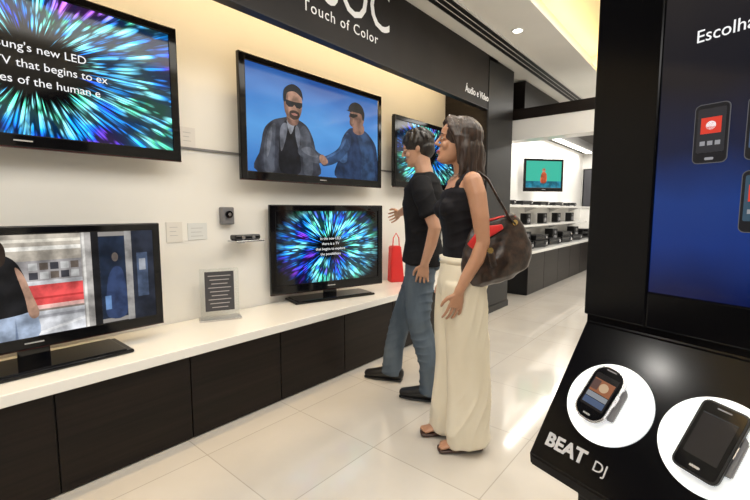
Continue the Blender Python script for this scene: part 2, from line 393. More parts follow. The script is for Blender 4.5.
tv('television',(-2.5,3.86,1.47),A90,1.26,.70,burst_mat('burst_b',1.8,1.8,rout=.8,seed=3),mount=.145)
tv('television',(-2.44,2.31,.59),math.radians(73.8),1.02,.69,burst_mat('burst_c',1.5,2.6,rin=.17,rout=.66,seed=1),bez=.05,bot=.07,stand=(.72,.24,.07),aux=cap2)
def shop(e,R):
    it=[(rect(0,0,.70,1),(.30,.25,.21)),(rect(0,.74,.70,1),(.50,.45,.38)),(rect(.0,.84,.70,.88),(.85,.82,.75)),(rect(0,.92,.70,.95),(.75,.7,.6)),
     (rect(.36,.53,.69,.74),(.36,.34,.34)),(rect(.0,.50,.69,.54),(.6,.6,.62))]
    for i in range(5):
        for j in range(2): it.append((rect(.50+.037*i,.555+.09*j,.53+.037*i,.625+.09*j),[(.05,.05,.06),(.55,.55,.54),(.15,.12,.1)][(i+j)%3]))
    it+=[(rect(.0,.26,.69,.50),(.68,.08,.08)),(rect(0,.26,.69,.30),(.85,.5,.45)),(rect(.36,.36,.69,.38),(.45,.04,.04)),(rect(0,0,.69,.24),(.66,.67,.70)),(rect(0,.17,.69,.20),(.45,.45,.48)),
     ([(.50,.0),(.69,.10),(.69,.13),(.45,.0)],(.85,.85,.86)),
     (rect(.69,0,.73,1),(.42,.40,.38)),(rect(.695,0,.705,1),(.7,.68,.64)),(rect(.73,0,.76,1),(.012,.012,.014)),
     (rect(.76,.05,.87,.95),(.015,.025,.05)),(crv([(.78,.08),(.785,.40),(.80,.55),(.83,.62),(.86,.52),(.865,.08)]),(.03,.05,.12)),(circ(.825,.72,.014,.05),(.22,.18,.16)),
     (rect(.775,.15,.80,.30),(.12,.22,.42)),
     (rect(.87,0,.90,1),(.30,.29,.28)),(rect(.90,0,1,1),(.02,.025,.04)),(rect(.92,.25,.97,.75),(.07,.10,.17)),(rect(.93,.55,.96,.68),(.3,.32,.36)),
     (crv([(.36,.0),(.36,.28),(.43,.31),(.505,.27),(.515,.0)]),(.38,.46,.60)),([(.44,0),(.445,.2),(.45,0)],(.2,.26,.38)),
     (crv([(.30,.24),(.32,.60),(.36,.78),(.41,.82),(.46,.74),(.49,.55),(.505,.36),(.50,.26),(.40,.22)]),(.012,.012,.015)),
     (crv([(.36,.70),(.35,.84),(.37,.94),(.41,.95),(.43,.86),(.42,.72)]),(.03,.02,.015)),
     (crv([(.455,.68),(.48,.62),(.505,.42),(.525,.24),(.51,.18),(.49,.22),(.48,.40)]),(.45,.27,.19))]
    scr_poly(e,R,it)
tv('television',(-2.37,.38,.61),A90,1.14,.56,flat_emit('shopbg',(.3,.28,.26),1),bez=.04,bot=.055,stand=(.74,.28,.09),aux=shop)
def fig(e,R):
    scr_poly(e,R,[(rect(0,.0,1,.25),(.02,.20,.30)),(crv([(.42,.2),(.43,.5),(.5,.60),(.58,.5),(.57,.2)]),(.55,.10,.04)),(circ(.5,.66,.05,.07),(.45,.22,.14))])
tv('television',(-2.33,7.05,1.55),math.radians(52),.72,.53,flat_emit('green',(.05,.50,.36),1.0),bez=.035,mount=.12,aux=fig)

# ---------------------------------------------------------------- small items on the wall and counter
b=MB('security_camera');b.box((0,-.045,-.06),(.05,.045,.06),M['grey'],.008);b.cyl((.055,0,.01),.025,.02,M['blk'],'X',n=24);b.cyl((.062,0,.01),.012,.012,M['silver'],'X',n=20);b.done(loc=(-2.65,1.5,1.20))
b=MB('motion_sensor_bar');b.box((.0,-.02,-.015),(.05,.02,.015),M['silver'],.003);b.box((.04,-.11,.0),(.16,.11,.012),M['silver'],.003)
b.box((.05,-.10,.012),(.13,.10,.05),M['blk'],.012);b.cyl((.13,-.04,.03),.012,.01,M['grey'],'X',n=16);b.cyl((.13,.04,.03),.012,.01,M['grey'],'X',n=16)
b.done(loc=(-2.65,1.60,1.02))
b=MB('trim_wall_rail');b.box((-2.649,-1,1.625),(-2.638,4.35,1.64),M['grey'],.001);b.done()
cardm=[new_mat('card_%d'%i,c,.4) for i,c in enumerate(((.74,.72,.68),(.70,.72,.72),(.77,.75,.73)))]
for k,(y,z,w,h) in enumerate(((1.15,1.10,.10,.13),(1.30,1.10,.13,.11),(1.26,1.70,.10,.13))):
    b=MB('price_tag');b.box((0,-w/2,-h/2),(.006,w/2,h/2),cardm[k%3],.001)
    for j in range(3): b.box((.006,-w/2+.02,h/2-.035-.026*j),(.0066,w/2-.03-.01*(j%2),h/2-.032-.026*j),M['txtdim'])
    b.done(loc=(-2.65,y,z))
e=empty('sign_holder',(-2.50,1.36,.52),math.radians(66))
b=MB('base');b.box((-.13,-.05,0),(.13,.06,.012),M['silver'],.003);b.done(e)
b=MB('panel');b.box((-.12,0,.012),(.12,.006,.34),M['glass'],.001);b.done(e)
b=MB('print');b.box((-.09,-.003,.06),(.09,-.0005,.32),M['card'])
for j in range(9):
    ww=.07-.02*((j*7)%3)/2
    b.box((-ww,-.004,.29-.026*j),(ww,-.003,.295-.026*j),M['txtdim'])
b.done(e)
b=MB('red_handbag')
b.prism([(-.075,-.05,0),(.075,-.05,0),(.05,-.02,.36),(-.05,-.02,.36)],(0,.10,0),M['red'],bev=.008)
b.tube([(-.035,.0,.35),(-.03,0,.44),(0,0,.49),(.03,0,.44),(.035,0,.35)],[.006]*5,M['red'],side=(0,1,0),n=8)
b.done(loc=(-2.50,3.26,.52),rz=math.radians(60))

# ---------------------------------------------------------------- people
def remesh(name,bm,mat,voxel,sm=3,disp=None,parent=None):
    bmesh.ops.recalc_face_normals(bm,faces=bm.faces)
    me=bpy.data.meshes.new(name);bm.to_mesh(me);bm.free()
    t=bpy.data.objects.new(name+'_t',me);col.objects.link(t)
    md=t.modifiers.new('r','REMESH');md.mode='VOXEL';md.voxel_size=voxel
    s=t.modifiers.new('s','SMOOTH');s.iterations=sm;s.factor=.6
    dg=bpy.context.evaluated_depsgraph_get();dg.update()
    out=bpy.data.meshes.new_from_object(t.evaluated_get(dg));bpy.data.objects.remove(t)
    out.materials.clear();out.materials.append(mat)
    if disp:
        ns=[v.normal.copy() for v in out.vertices]
        for v,nn in zip(out.vertices,ns): v.co+=nn*disp(v.co)
    for p in out.polygons: p.use_smooth=True
    o=bpy.data.objects.new(name,out);col.objects.link(o)
    if parent:o.parent=parent
    return o
def rings(bm,tab,infl=0,n=28,cap=.6):
    tube_bm(bm,[(t[0],t[1],t[2]) for t in tab],[(t[4]+infl,t[3]+infl) for t in tab],V((0,1,0)),n,cap)
def hand(bm,w,d,pn,thumb,curl=.35,s=1.0,curls=None):
    w=V(w);d=V(d).normalized();pn=V(pn);pn=(pn-d*pn.dot(d)).normalized();th=V(thumb);th=(th-d*th.dot(d)-pn*th.dot(pn)).normalized()
    tube_bm(bm,[w-d*.02,w+d*.02*s,w+d*.05*s,w+d*.080*s],[(.024*s,.018*s),(.030*s,.016*s),(.038*s,.014*s),(.036*s,.010*s)],th,18,.6)
    for k,(off,ln) in enumerate(((.031,.072),(.0105,.082),(-.0105,.076),(-.030,.060))):
        c=curls[k] if curls else curl*(1+.16*k)
        p=w+d*.068*s+th*off*s;dd=(d+th*off*4.5).normalized();pts=[p];ang=c*.4
        for frac in (.45,.30,.25):
            dv=dd*math.cos(ang)+pn*math.sin(ang);p=p+dv*(ln+.016)*frac*s*1.0;pts.append(p);ang+=c
        tube_bm(bm,pts,[.0084*s,.0080*s,.0074*s,.0062*s],th,12)
    p=w+d*.022*s+th*.020*s;pts=[p,p+(d*.6+th*.80+pn*.25).normalized()*.036*s]
    pts.append(pts[-1]+(d*.85+th*.40+pn*.35).normalized()*.030*s);pts.append(pts[-1]+(d*.95+th*.1+pn*.4).normalized()*.024*s)
    tube_bm(bm,pts,[.013*s,.011*s,.0092*s,.0072*s],pn,12)
HEAD=[(-.113,.060,.028,.016),(-.106,.078,.008,.034),(-.092,.086,-.018,.047),(-.070,.085,-.042,.056),(-.045,.084,-.062,.062),(-.020,.082,-.080,.067),
 (.005,.081,-.092,.071),(.030,.088,-.098,.074),(.055,.086,-.098,.074),(.080,.070,-.088,.066),(.098,.045,-.066,.049),(.109,.018,-.036,.026)]
def head_bm(bm,T,fem=False):
    t=bmesh.new();n=28
    rr=[]
    for z,f,k,w in HEAD:
        w*=(.94 if fem else 1);c=(f+k)/2;a=(f-k)/2
        rr.append([t.verts.new((c+a*math.cos(2*math.pi*j/n),w*math.sin(2*math.pi*j/n),z)) for j in range(n)])
    for r0,r1 in zip(rr,rr[1:]):
        for j in range(n): t.faces.new((r0[j],r0[(j+1)%n],r1[(j+1)%n],r1[j]))
    t.faces.new(rr[0][::-1]);t.faces.new(rr[-1])
    k=.88 if fem else 1
    ell_bm(t,(-.008,0,.098),(.04,.04,.016))
    tube_bm(t,[(.080,0,.022),(.093,0,0),(.104*1,0,-.020)],[.007*k,.0085*k,.0105*k],V((0,1,0)),12)
    for s in (-1,1):
        ell_bm(t,(.091,s*.010,-.024),(.009,.0075,.006));ell_bm(t,(.079,s*.03,.022),(.011,.018,.007))
        ell_bm(t,(.063,s*.034,-.028),(.019,.021,.022));ell_bm(t,(-.008,s*.072*(.95 if fem else 1),-.006),(.017,.009,.030),Matrix.Rotation(-s*.35,3,'Z'))
        ell_bm(t,(.0755,s*.030,.004),(.0100,.015,.008))
    ell_bm(t,(.086,0,-.053),(.0085,.021,.0055));ell_bm(t,(.085,0,-.063),(.008,.018,.006));ell_bm(t,(.076,0,-.094),(.014,.018,.013))
    t.transform(T);me=bpy.data.meshes.new('h');t.to_mesh(me);t.free();bm.from_mesh(me);bpy.data.meshes.remove(me)
def face_parts(T,parent,hairm,lip,fem=False):
    b=MB('face_features');W=new_mat('eye_white',(.62,.60,.57),.25);I=new_mat('iris',(.02,.010,.006),.1);LP=new_mat('lips',lip,.35)
    for s in (-1,1):
        b.ell((.0792,s*.030,.0040),(.0080,.0115,.0050),W,mat=T);b.ell((.0848,s*.0292,.0040),(.0030,.0050,.0048),I,mat=T)
        b.tube([(.0852,s*.018,.0080),(.0872,s*.030,.0100),(.082,s*.042,.0070)],[.0018,.0024,.0016],hairm,n=8,side=(0,0,1),mat=T)
        b.tube([(.0915,s*.014,.023),(.0910,s*.028,.028),(.083,s*.046,.024)],[(.003,.002),(.0036,.0022),(.0018,.0015)],hairm,n=8,side=(0,0,1),mat=T)
    b.tube([(.085,-.021,-.0555),(.0930,-.008,-.0540),(.0930,.008,-.0540),(.085,.021,-.0555)],[.0016,.0034,.0034,.0016],LP,side=(0,0,1),n=10,mat=T)
    b.tube([(.085,-.020,-.0575),(.0915,-.008,-.0625),(.0915,.008,-.0625),(.085,.020,-.0575)],[.0016,.0038,.0038,.0016],LP,side=(0,0,1),n=10,mat=T)
    return b.done(parent)
def cloth(amp,fx,fz,seed=0,off=.5):
    return lambda c: amp*(off+noise.noise(V((c.x*fx+seed,c.y*fx,c.z*fz)))+.5*noise.noise(V((c.x*fx*2,c.y*fx*2+seed,c.z*fz*2.3))))
def folds(amp,dirv,fr,seed=0,off=.4,warp=.05):
    dv=V(dirv).normalized()
    def f(c):
        w=noise.noise(V((c.x*5+seed,c.y*5,c.z*4)))
        ph=(c.dot(dv)+warp*w)*fr
        ridge=1-abs(math.sin(ph))
        g=max(0,noise.noise(V((c.x*6,c.y*6+seed,c.z*3.2)))+.35)
        return amp*(off+1.6*g*(ridge**2)-.3*g+.6*w)
    return f
def skinmat(name,c1,c2):
    m=noise_var(new_mat(name,c1,.42),c1,c2,(9,9,9));bsdf(m).inputs['Subsurface Weight'].default_value=.08
    bsdf(m).inputs['Subsurface Radius'].default_value=(.02,.008,.004);return m
def hairmat(name,c1,c2):
    return noise_var(new_mat(name,c1,.38),c1,c2,(120,120,14),3,.35)

# ======== woman
W=empty('woman',(-1.025,1.885,0),math.radians(225))
skW=skinmat('woman_skin',(.40,.20,.115),(.48,.255,.155))
hairW=hairmat('woman_hair',(.008,.004,.0025),(.040,.017,.008))
TH=Matrix.Translation((.03,0,1.578))@Matrix.Rotation(math.radians(-4),4,'Z')@Matrix.Rotation(math.radians(-7),4,'Y')
TW=[(0,0,.80,.09,.14),(-.012,0,.88,.112,.160),(-.005,0,.95,.098,.150),(0,0,1.02,.082,.124),(.002,0,1.09,.080,.118),(.004,0,1.17,.090,.126),(.008,0,1.24,.10,.138),(0,0,1.32,.092,.150),(-.006,0,1.375,.070,.150),(-.008,0,1.41,.048,.095),(-.006,0,1.435,.042,.055)]
bm=bmesh.new();rings(bm,[t for t in TW if t[2]<1.3],-.010);rings(bm,[t for t in TW if t[2]>1.2])
for s in (-1,1): ell_bm(bm,(.072,s*.060,1.245),(.045,.047,.047))
tube_bm(bm,[(-.008,0,1.40),(.0,0,1.46),(.015,0,1.53)],[(.055,.05),(.045,.046),(.048,.050)],V((0,1,0)),18)
head_bm(bm,TH,True)
tube_bm(bm,[(-.005,.148,1.375),(-.02,.170,1.31),(-.035,.188,1.20),(-.045,.195,1.09),(-.02,.195,1.01),(.03,.190,.92),(.06,.187,.855)],[.046,.045,.040,.034,.034,.028,.021],V((1,0,0)),18)
hand(bm,(.06,.187,.855),(.22,-.03,-1),(0.15,-1,0),(1,.1,0),.30,.95)
tube_bm(bm,[(-.005,-.148,1.375),(-.01,-.172,1.31),(-.02,-.188,1.20),(-.03,-.195,1.09),(-.02,-.195,1.01),(.01,-.195,.92),(.02,-.192,.86)],[.046,.045,.040,.034,.034,.028,.021],V((1,0,0)),18)
hand(bm,(.02,-.192,.86),(.1,0.03,-1),(0.15,1,0),(1,-.1,0),.35,.95)
FW=[(.015,-.075,1),(-.045,.085,-1)]
for (fx,fy,sd),hy in zip(FW,(-.08,.08)):
    tube_bm(bm,[(0,hy,.86),(.5*fx,(hy+fy)/2,.5),(.6*fx,fy,.32),(fx-.02,fy,.10)],[.068,.048,.046,.032],V((1,0,0)),18)
    tube_bm(bm,[(fx-.045,fy,.052),(fx-.01,fy,.065),(fx+.05,fy,.058),(fx+.10,fy,.044),(fx+.135,fy,.036)],[(.026,.026),(.028,.034),(.032,.026),(.038,.018),(.034,.011)],V((0,1,0)),16)
    for k in range(5):
        o=-.028+.014*k; ln=.034-.006*abs(k-(1 if sd>0 else 3))
        tube_bm(bm,[(fx+.13,fy+o,.036),(fx+.13+ln,fy+o*1.05,.032)],[.0085,.0075],V((0,1,0)),8)
remesh('body',bm,skW,.0034,3,parent=W)
face_parts(TH,W,hairW,(.42,.09,.08),True)
topm=noise_var(new_mat('black_top',(.012,.011,.013),.7,spec=.2),(.005,.0045,.006),(.010,.009,.012),(20,20,20),4,.15)
bm=bmesh.new()
rings(bm,[(0,0,.985,.078,.122)]+[t for t in TW if 1.0<t[2]<1.33]+[(0,0,1.345,.075,.135)],.008,cap=.1)
for s in (-1,1):
    ell_bm(bm,(.078,s*.060,1.245),(.052,.058,.055))
    tube_bm(bm,[(.06,s*.075,1.30),(.045,s*.088,1.37),(.0,s*.092,1.415),(-.05,s*.088,1.37),(-.07,s*.07,1.30)],[(.028,.012)]*5,V((0,1,0)),14)
ell_bm(bm,(-.02,0,1.31),(.07,.12,.07))
remesh('black_top',bm,topm,.006,3,folds(.0045,(.3,.15,1),55,2),W)
pm=noise_var(new_mat('cream_trousers',(.78,.70,.54),.7),(.68,.61,.47),(.78,.715,.58),(6,6,2),4,.12)
bm=bmesh.new()
rings(bm,[(-.004,0,.80,.104,.146),(-.014,0,.87,.120,.166),(-.006,0,.95,.106,.155),(0,0,.995,.098,.140)],.002,cap=.1)
for (fx,fy,sd),hy in zip(FW,(-.078,.078)):
    tube_bm(bm,[(-.005,hy,.88),(-.005,hy,.78),(.25*fx,(hy*.6+fy*.4),.62),(.5*fx,(hy+fy*3)/4,.45),(.7*fx,fy,.28),(.85*fx+.01,fy,.12),(fx+.005,fy,.045)],
      [(.10,.09),(.106,.088),(.098,.080),(.094,.074),(.100,.075),(.108,.079),(.114,.083)],V((1,0,0)),26,.06)
c1=cloth(.016,11,1.6,3,.35);c2=folds(.008,(1,.8,.25),70,4,.2,.03)
remesh('trousers',bm,pm,.007,3,lambda c:c1(c)*min(1,(1.02-c.z)*4+.3)+c2(c)*(.5+.5*min(1,max(0,(.95-c.z)*3))),W)
b=MB('waistband');b.tube([(0,0,.972),(0,0,1.004)],[(.149,.107)]*2,pm,n=36,cap=.05);b.cyl((.108,0,.988),.009,.01,M['silver'],'X',n=16);b.done(W)
sandm=new_mat('sandal_leather',(.05,.02,.012),.4)
b=MB('sandals')
for fx,fy,sd in FW:
    b.tube([(fx-.055,fy,.014),(fx,fy,.014),(fx+.07,fy,.014),(fx+.16,fy,.014)],[(.030,.012),(.031,.012),(.040,.012),(.036,.012)],sandm,n=20)
    b.tube([(fx+.09,fy-.042,.02),(fx+.085,fy-.025,.055),(fx+.08,fy,.066),(fx+.085,fy+.025,.055),(fx+.09,fy+.042,.02)],[(.016,.003)]*5,sandm,side=(1,0,0),n=12)
    b.tube([(fx+.03,fy-.036,.02),(fx+.03,fy-.028,.075),(fx+.03,fy,.092),(fx+.03,fy+.028,.075),(fx+.03,fy+.036,.02)],[(.010,.003)]*5,sandm,side=(1,0,0),n=12)
b.done(W)
bm=bmesh.new()
def hp(x,y,z): return TH@V((x,y,z))
t=bmesh.new();ell_bm(t,(-.022,0,.034),(.103,.084,.096));ell_bm(t,(-.055,0,-.03),(.070,.078,.09));t.transform(TH)
me=bpy.data.meshes.new('h');t.to_mesh(me);t.free();bm.from_mesh(me)
rnd=random.Random(3)
for k in range(66):
    a=math.radians(-100+200*k/65)
    sx,sy=-math.cos(a),math.sin(a)
    r0=.93+rnd.uniform(-.08,.10);w=rnd.uniform(0,6.28);ln=rnd.uniform(.33,.43) if abs(a)<1.4 else rnd.uniform(.27,.36)
    pts=[];rd=[]
    for i in range(12):
        u=i/11;z=.085-u*(ln+.02)
        rx=(.060+.046*min(1,u*3))*r0+.018*math.sin(w+u*9)*u;ry=(.050+.040*min(1,u*3)-.018*u)*r0+.014*math.sin(w*1.7+u*8)*u
        x=-.024+sx*rx-(.022*u);y=sy*ry
        pts.append(TH@V((x,y,z)));rd.append((.012*(1-.75*u*u)+.001,.010*(1-.7*u*u)+.001))
    tube_bm(bm,pts,rd,V((sy,-sx,0)),8)
for s in (-1,1):
    for k in range(6):
        y0=s*.008;pts=[hp(.055-.012*k,y0,.118-.002*k),hp(.068-.012*k,s*.037,.096),hp(.056-.014*k,s*.064,.060),hp(.030-.012*k,s*.077,.015),hp(.008-.010*k,s*.080,-.04),hp(-.005-.01*k,s*.080,-.11)]
        tube_bm(bm,pts,[.010,.011,.011,.010,.009,.005],V((1,0,0)),8)
remesh('hair',bm,hairW,.004,1,cloth(.003,60,8),W)
b=MB('necklace');pts=[]
for i in range(17):
    a=math.radians(-150+300*i/16);pts.append((.005+.062*math.cos(a),.060*math.sin(a),1.435-.035*max(0,math.cos(a))))
b.tube(pts,[.0022]*17,M['silver'],side=(0,0,1),n=6);b.done(W)
leather=noise_var(new_mat('brown_leather',(.03,.015,.01),.35,coat=.2),(.008,.005,.004),(.045,.022,.013),(38,38,38),2,.2)
bag=empty('shoulder_bag',(-.825,1.865,0),math.radians(222))
bm=bmesh.new()
BT=[(.0,0,.90,.10,.045),(0,0,.92,.150,.060),(0,0,.97,.172,.066),(0,0,1.04,.170,.058),(0,0,1.11,.150,.042),(0,0,1.17,.120,.022),(0,0,1.195,.100,.012)]
tube_bm(bm,[(x+.02*(z-1.0)/.2,y,z) for x,y,z,a,c in BT],[(c,a) for x,y,z,a,c in BT],V((0,1,0)),32,.3)
def bagd(c): return .012*noise.noise(V((c.x*9,c.y*9,c.z*7)))+.005*noise.noise(V((c.x*26,c.y*26,c.z*20)))
o=remesh('pouch',bm,leather,.006,3,bagd,bag)
for v in o.data.vertices: v.co.z+= -v.co.x*.22
b=MB('trims');gold=new_mat('brass',(.7,.48,.18),.25,metal=1)
def bz(x,z): return z-x*.22
b.tube([(.11,.0,bz(.11,1.185)),(.05,0,bz(.05,1.20)),(-.02,0,bz(-.02,1.203)),(-.08,0,bz(-.08,1.19))],[(.014,.006)]*4,M['red'],n=10)
b.tube([(.135,.040,bz(.135,1.10)),(.10,.052,bz(.10,1.135)),(.04,.048,bz(.04,1.155)),(-.01,.042,bz(-.01,1.16))],[(.004,.020),(.004,.026),(.004,.024),(.004,.012)],M['red'],side=(0,1,0),n=12)
b.tube([(.05,.062,bz(.05,1.06)),(.04,.068,bz(.04,1.02)),(.03,.068,bz(.03,.985))],[(.003,.016)]*3,leather,n=10)
b.cyl((.05,.064,bz(.05,1.065)),.014,.008,gold,'Y',n=24)
for x in (.10,-.075): b.cyl((x,.028,bz(x,1.165)),.013,.008,gold,'Y',n=20)
b.done(bag)
b=MB('strap')
for dy in (0,.012):
    b.tube([(.10,.02+dy,1.145),(.125,.03+dy,1.24),(.140,.01+dy,1.33),(.115,-.035+dy,1.412),(.085,-.045+dy,1.422),(.045,-.025+dy,1.385),(.01,.015+dy,1.30),(-.05,.02+dy,1.20),(-.075,.02+dy,1.175)],[(.009,.004)]*9,leather,side=(0,1,0),n=10)
b.done(bag)

# ======== man
Mn=empty('man',(-1.565,2.34,0),math.radians(201))
skM=skinmat('man_skin',(.44,.24,.15),(.52,.30,.20))
hairM=hairmat('man_hair',(.005,.0035,.003),(.016,.010,.007))
TM=[(0,0,.86,.10,.145),(-.01,0,.94,.112,.160),(0,0,1.04,.100,.146),(0,0,1.14,.104,.150),(.003,0,1.27,.116,.170),(-.004,0,1.37,.108,.182),(-.012,0,1.435,.078,.160),(-.012,0,1.475,.056,.085),(-.008,0,1.50,.050,.058)]
HM=Matrix.Translation((.045,0,1.650))@Matrix.Rotation(math.radians(8),4,'Z')@Matrix.Rotation(math.radians(13),4,'Y')
bm=bmesh.new();rings(bm,TM,-.008)
tube_bm(bm,[(-.012,0,1.47),(.005,0,1.53),(.02,0,1.59)],[(.064,.058),(.056,.056),(.056,.060)],V((0,1,0)),18)
head_bm(bm,HM)
RS=V((-.01,-.168,1.412));hit=V((.405,-.63,1.16));dr=(hit-RS).normalized()
tube_bm(bm,[RS+V((0,.01,-.02)),RS+dr*.12+V((0,0,-.012)),RS+dr*.27+V((0,0,-.03)),RS+dr*.30+V((0,0,-.03)),RS+dr*.42+V((0,0,-.018)),RS+dr*.53],[.040,.046,.041,.040,.036,.026],V((0,0,1)),18)
hand(bm,RS+dr*.53,(dr+V((0,0,.12))),(.75,.5,-.25),(0,.1,1),.22)
tube_bm(bm,[(-.01,.155,1.385),(-.05,.195,1.32),(-.10,.215,1.20),(-.125,.22,1.13),(-.10,.215,1.02),(-.06,.205,.90)],[.040,.046,.043,.040,.036,.026],V((1,0,0)),18)
hand(bm,(-.06,.205,.90),(.15,-.03,-1),(0.1,-1,0),(1,.1,0),.45)
FM=[(.225,-.03,.15,-.055),(-.11,.20,-.01,.16)]
for (fx,fy,kx,ky),hy in zip(FM,(-.09,.09)):
    tube_bm(bm,[(0,hy,.90),(kx*.9,ky,.52),(fx*.92,fy,.26),(fx,fy,.09)],[.070,.05,.045,.036],V((1,0,0)),16)
remesh('body',bm,skM,.0034,3,parent=Mn)
face_parts(HM,Mn,hairM,(.40,.16,.13))
shm=noise_var(new_mat('black_tshirt',(.012,.012,.014),.85,spec=.18),(.005,.005,.0065),(.010,.010,.012),(20,20,20),4,.15)
bm=bmesh.new()
rings(bm,[(0,0,.885,.122,.172),(-.006,0,.94,.122,.172)]+TM[2:-1],.014,cap=.1)
tube_bm(bm,[RS+V((0,.03,.004)),RS+dr*.10,RS+dr*.26],[.062,.064,.060],V((0,0,1)),20,.3)
tube_bm(bm,[(-.012,.135,1.415),(-.045,.190,1.335),(-.095,.213,1.215)],[.062,.065,.060],V((1,0,0)),20,.3)
remesh('tshirt',bm,shm,.007,3,folds(.007,(.45,.2,1),42,5,.6,.07),Mn)
jm=noise_var(new_mat('jeans',(.10,.14,.18),.8,spec=.25),(.050,.070,.095),(.11,.14,.175),(9,9,3),5,.12)
bm=bmesh.new()
rings(bm,[(0,0,.85,.108,.152),(-.008,0,.93,.116,.163),(0,0,.98,.108,.155)],.002,cap=.15)
for (fx,fy,kx,ky),hy in zip(FM,(-.086,.086)):
    tube_bm(bm,[(-.002,hy,.90),(.2*kx,hy,.80),(kx*.9,ky,.53),(kx+.3*(fx-kx)-.0,ky,.42),(fx*.94,fy,.24),(fx,fy,.10),(fx+.005,fy,.055)],
      [(.092,.082),(.098,.088),(.076,.070),(.072,.067),(.066,.062),(.068,.062),(.072,.064)],V((1,0,0)),24,.08)
remesh('jeans',bm,jm,.006,3,folds(.0065,(.35,.1,1),62,9,.6,.06),Mn)
shoe=new_mat('shoe_leather',(.012,.011,.011),.3)
b=MB('shoes')
for fx,fy,kx,ky in FM:
    b.tube([(fx-.06,fy,.055),(fx-.01,fy,.060),(fx+.05,fy,.054),(fx+.12,fy,.042),(fx+.19,fy,.034)],[(.034,.048),(.038,.052),(.042,.046),(.046,.034),(.036,.024)],shoe,n=24,cap=.9)
    b.tube([(fx-.07,fy,.011),(fx-.01,fy,.011),(fx+.06,fy,.011),(fx+.13,fy,.011),(fx+.20,fy,.012)],[(.036,.010),(.038,.010),(.044,.010),(.049,.010),(.038,.010)],M['satin'],n=24)
    for k in range(3): b.tube([(fx+.055+.02*k,fy-.022,.088-.011*k),(fx+.057+.02*k,fy+.022,.088-.011*k)],[.0025]*2,M['grey'],side=(1,0,0),n=6)
b.done(Mn)
bm=bmesh.new()
t=bmesh.new();ell_bm(t,(-.020,0,.036),(.106,.087,.094));ell_bm(t,(-.052,0,-.01),(.066,.078,.075))
for k in range(70):
    a=rnd.uniform(0,6.28);el=rnd.uniform(.1,1.35);
    c=V((-.018+.098*math.cos(a)*math.cos(el),.080*math.sin(a)*math.cos(el),.040+.090*math.sin(el)))
    if math.cos(a)>.2 and el<.55: 
        el=.6;c=V((-.018+.098*math.cos(a)*math.cos(el),.080*math.sin(a)*math.cos(el),.040+.090*math.sin(el)))
    dv=V((math.cos(a)*.7,math.sin(a)*.5,-.75)).normalized()
    tube_bm(t,[c,c+dv*.022,c+dv*.042+V((0,0,-.006))],[.013,.011,.004],V((0,1,.3)),8)
t.transform(HM);me=bpy.data.meshes.new('h');t.to_mesh(me);t.free();bm.from_mesh(me)
remesh('hair',bm,hairM,.0045,1,None,Mn)

# ---------------------------------------------------------------- phone kiosk
K=empty('phone_kiosk',(-.248,1.103,0),math.atan2(-.322,.947))
b=MB('cabinet')
prof=[(0,.965),(-.199,.681),(-.195,.655),(-.03,.60),(0,.5),(0,0),(.22,0),(.22,2.35),(0,2.35)]
b.prism([(0,y,z) for y,z in prof],(.74,0,0),M['kblk'],bev=.004)
b.box((-.01,-.03,0),(.75,.25,.06),M['satin'],.004)
b.done(K)
b=MB('screen_bezel')
b.box((.0,-.012,.985),(.140,-.001,2.3),M['kblk'],.004);b.box((.615,-.012,.985),(.74,-.001,2.3),M['kblk'],.004);b.box((.140,-.012,.985),(.615,-.001,1.064),M['kblk'],.004);b.box((.140,-.012,2.0),(.615,-.001,2.3),M['kblk'],.004);b.done(K)
ks=grad_emit('kiosk_wallpaper',[(0,(.002,.006,.05)),(.10,(.004,.028,.18)),(.20,(.006,.035,.19)),(.32,(.004,.009,.040)),(.46,(.010,.010,.015)),(.70,(.028,.024,.022)),(1,(.03,.026,.026))],1.0,nz=.16)
b=MB('touch_screen');b.quad([(.140,-.006,1.064),(.615,-.006,1.064),(.615,-.006,2.0),(.140,-.006,2.0)],ks);b.done(K)
text('screen_title','Escolha o seu celular',.033,flat_emit('w',(1,1,1),1),(.196,-.0075,1.560),(A90,0,0),K,ext=.0003,sx=.9)
def pic_phone(x,z,c):
    b=MB('phone_picture');b.rrect(.056,.112,.001,.010,flat_emit('pe',(.10,.10,.11)),Matrix.Translation((x,-.0081,z)),bev=0)
    b.rrect(.053,.109,.001,.009,flat_emit('pp',(.012,.012,.015)),Matrix.Translation((x,-.0086,z)),bev=0)
    b.rrect(.044,.082,.001,.003,flat_emit('ps%.2f'%c[0],c),Matrix.Translation((x,-.0095,z+.006)),bev=0)
    b.box((x-.016,-.0105,z+.0),(x+.016,-.0097,z+.030),flat_emit('rd',(.70,.05,.03)))
    b.cyl((x,-.0101,z+.015),.008,.0008,flat_emit('w',(1,1,1),1),'Y',n=20)
    for k in range(3): b.box((x-.016+.012*k,-.0105,z-.022),(x-.008+.012*k,-.0097,z-.014),flat_emit('gg',(.3,.3,.32)))
    b.rrect(.014,.005,.001,.002,flat_emit('gg',(.3,.3,.32)),Matrix.Translation((x,-.0095,z-.047)),bev=0);b.done(K)
pic_phone(.232,1.385,(.03,.03,.035));pic_phone(.312,1.385,(.06,.10,.2));pic_phone(.392,1.385,(.1,.05,.06));pic_phone(.312,1.255,(.04,.08,.12));pic_phone(.392,1.255,(.05,.05,.06))
tup=V((0,.574,.819));nn=V((0,-.819,.574))
def PM(r,c=0,rot=0,off=0):
    o=V((r,-.099,.824))+tup*c+nn*off
    return Matrix.Translation(o)@Matrix(((1,0,0),(0,.819,.574),(0,-.574,.819))).to_4x4()@Matrix.Rotation(rot,4,'Y')
disc=new_mat('light_disc',(.9,.92,.92),.3,emit=(.88,.95,1),es=.42)
b=MB('light_discs')
for r in (.120,.309,.498):
    b.cyl((0,0,0),.088,.006,disc,'Y',mat=PM(r,0,0,.002),n=64,bev=.001);
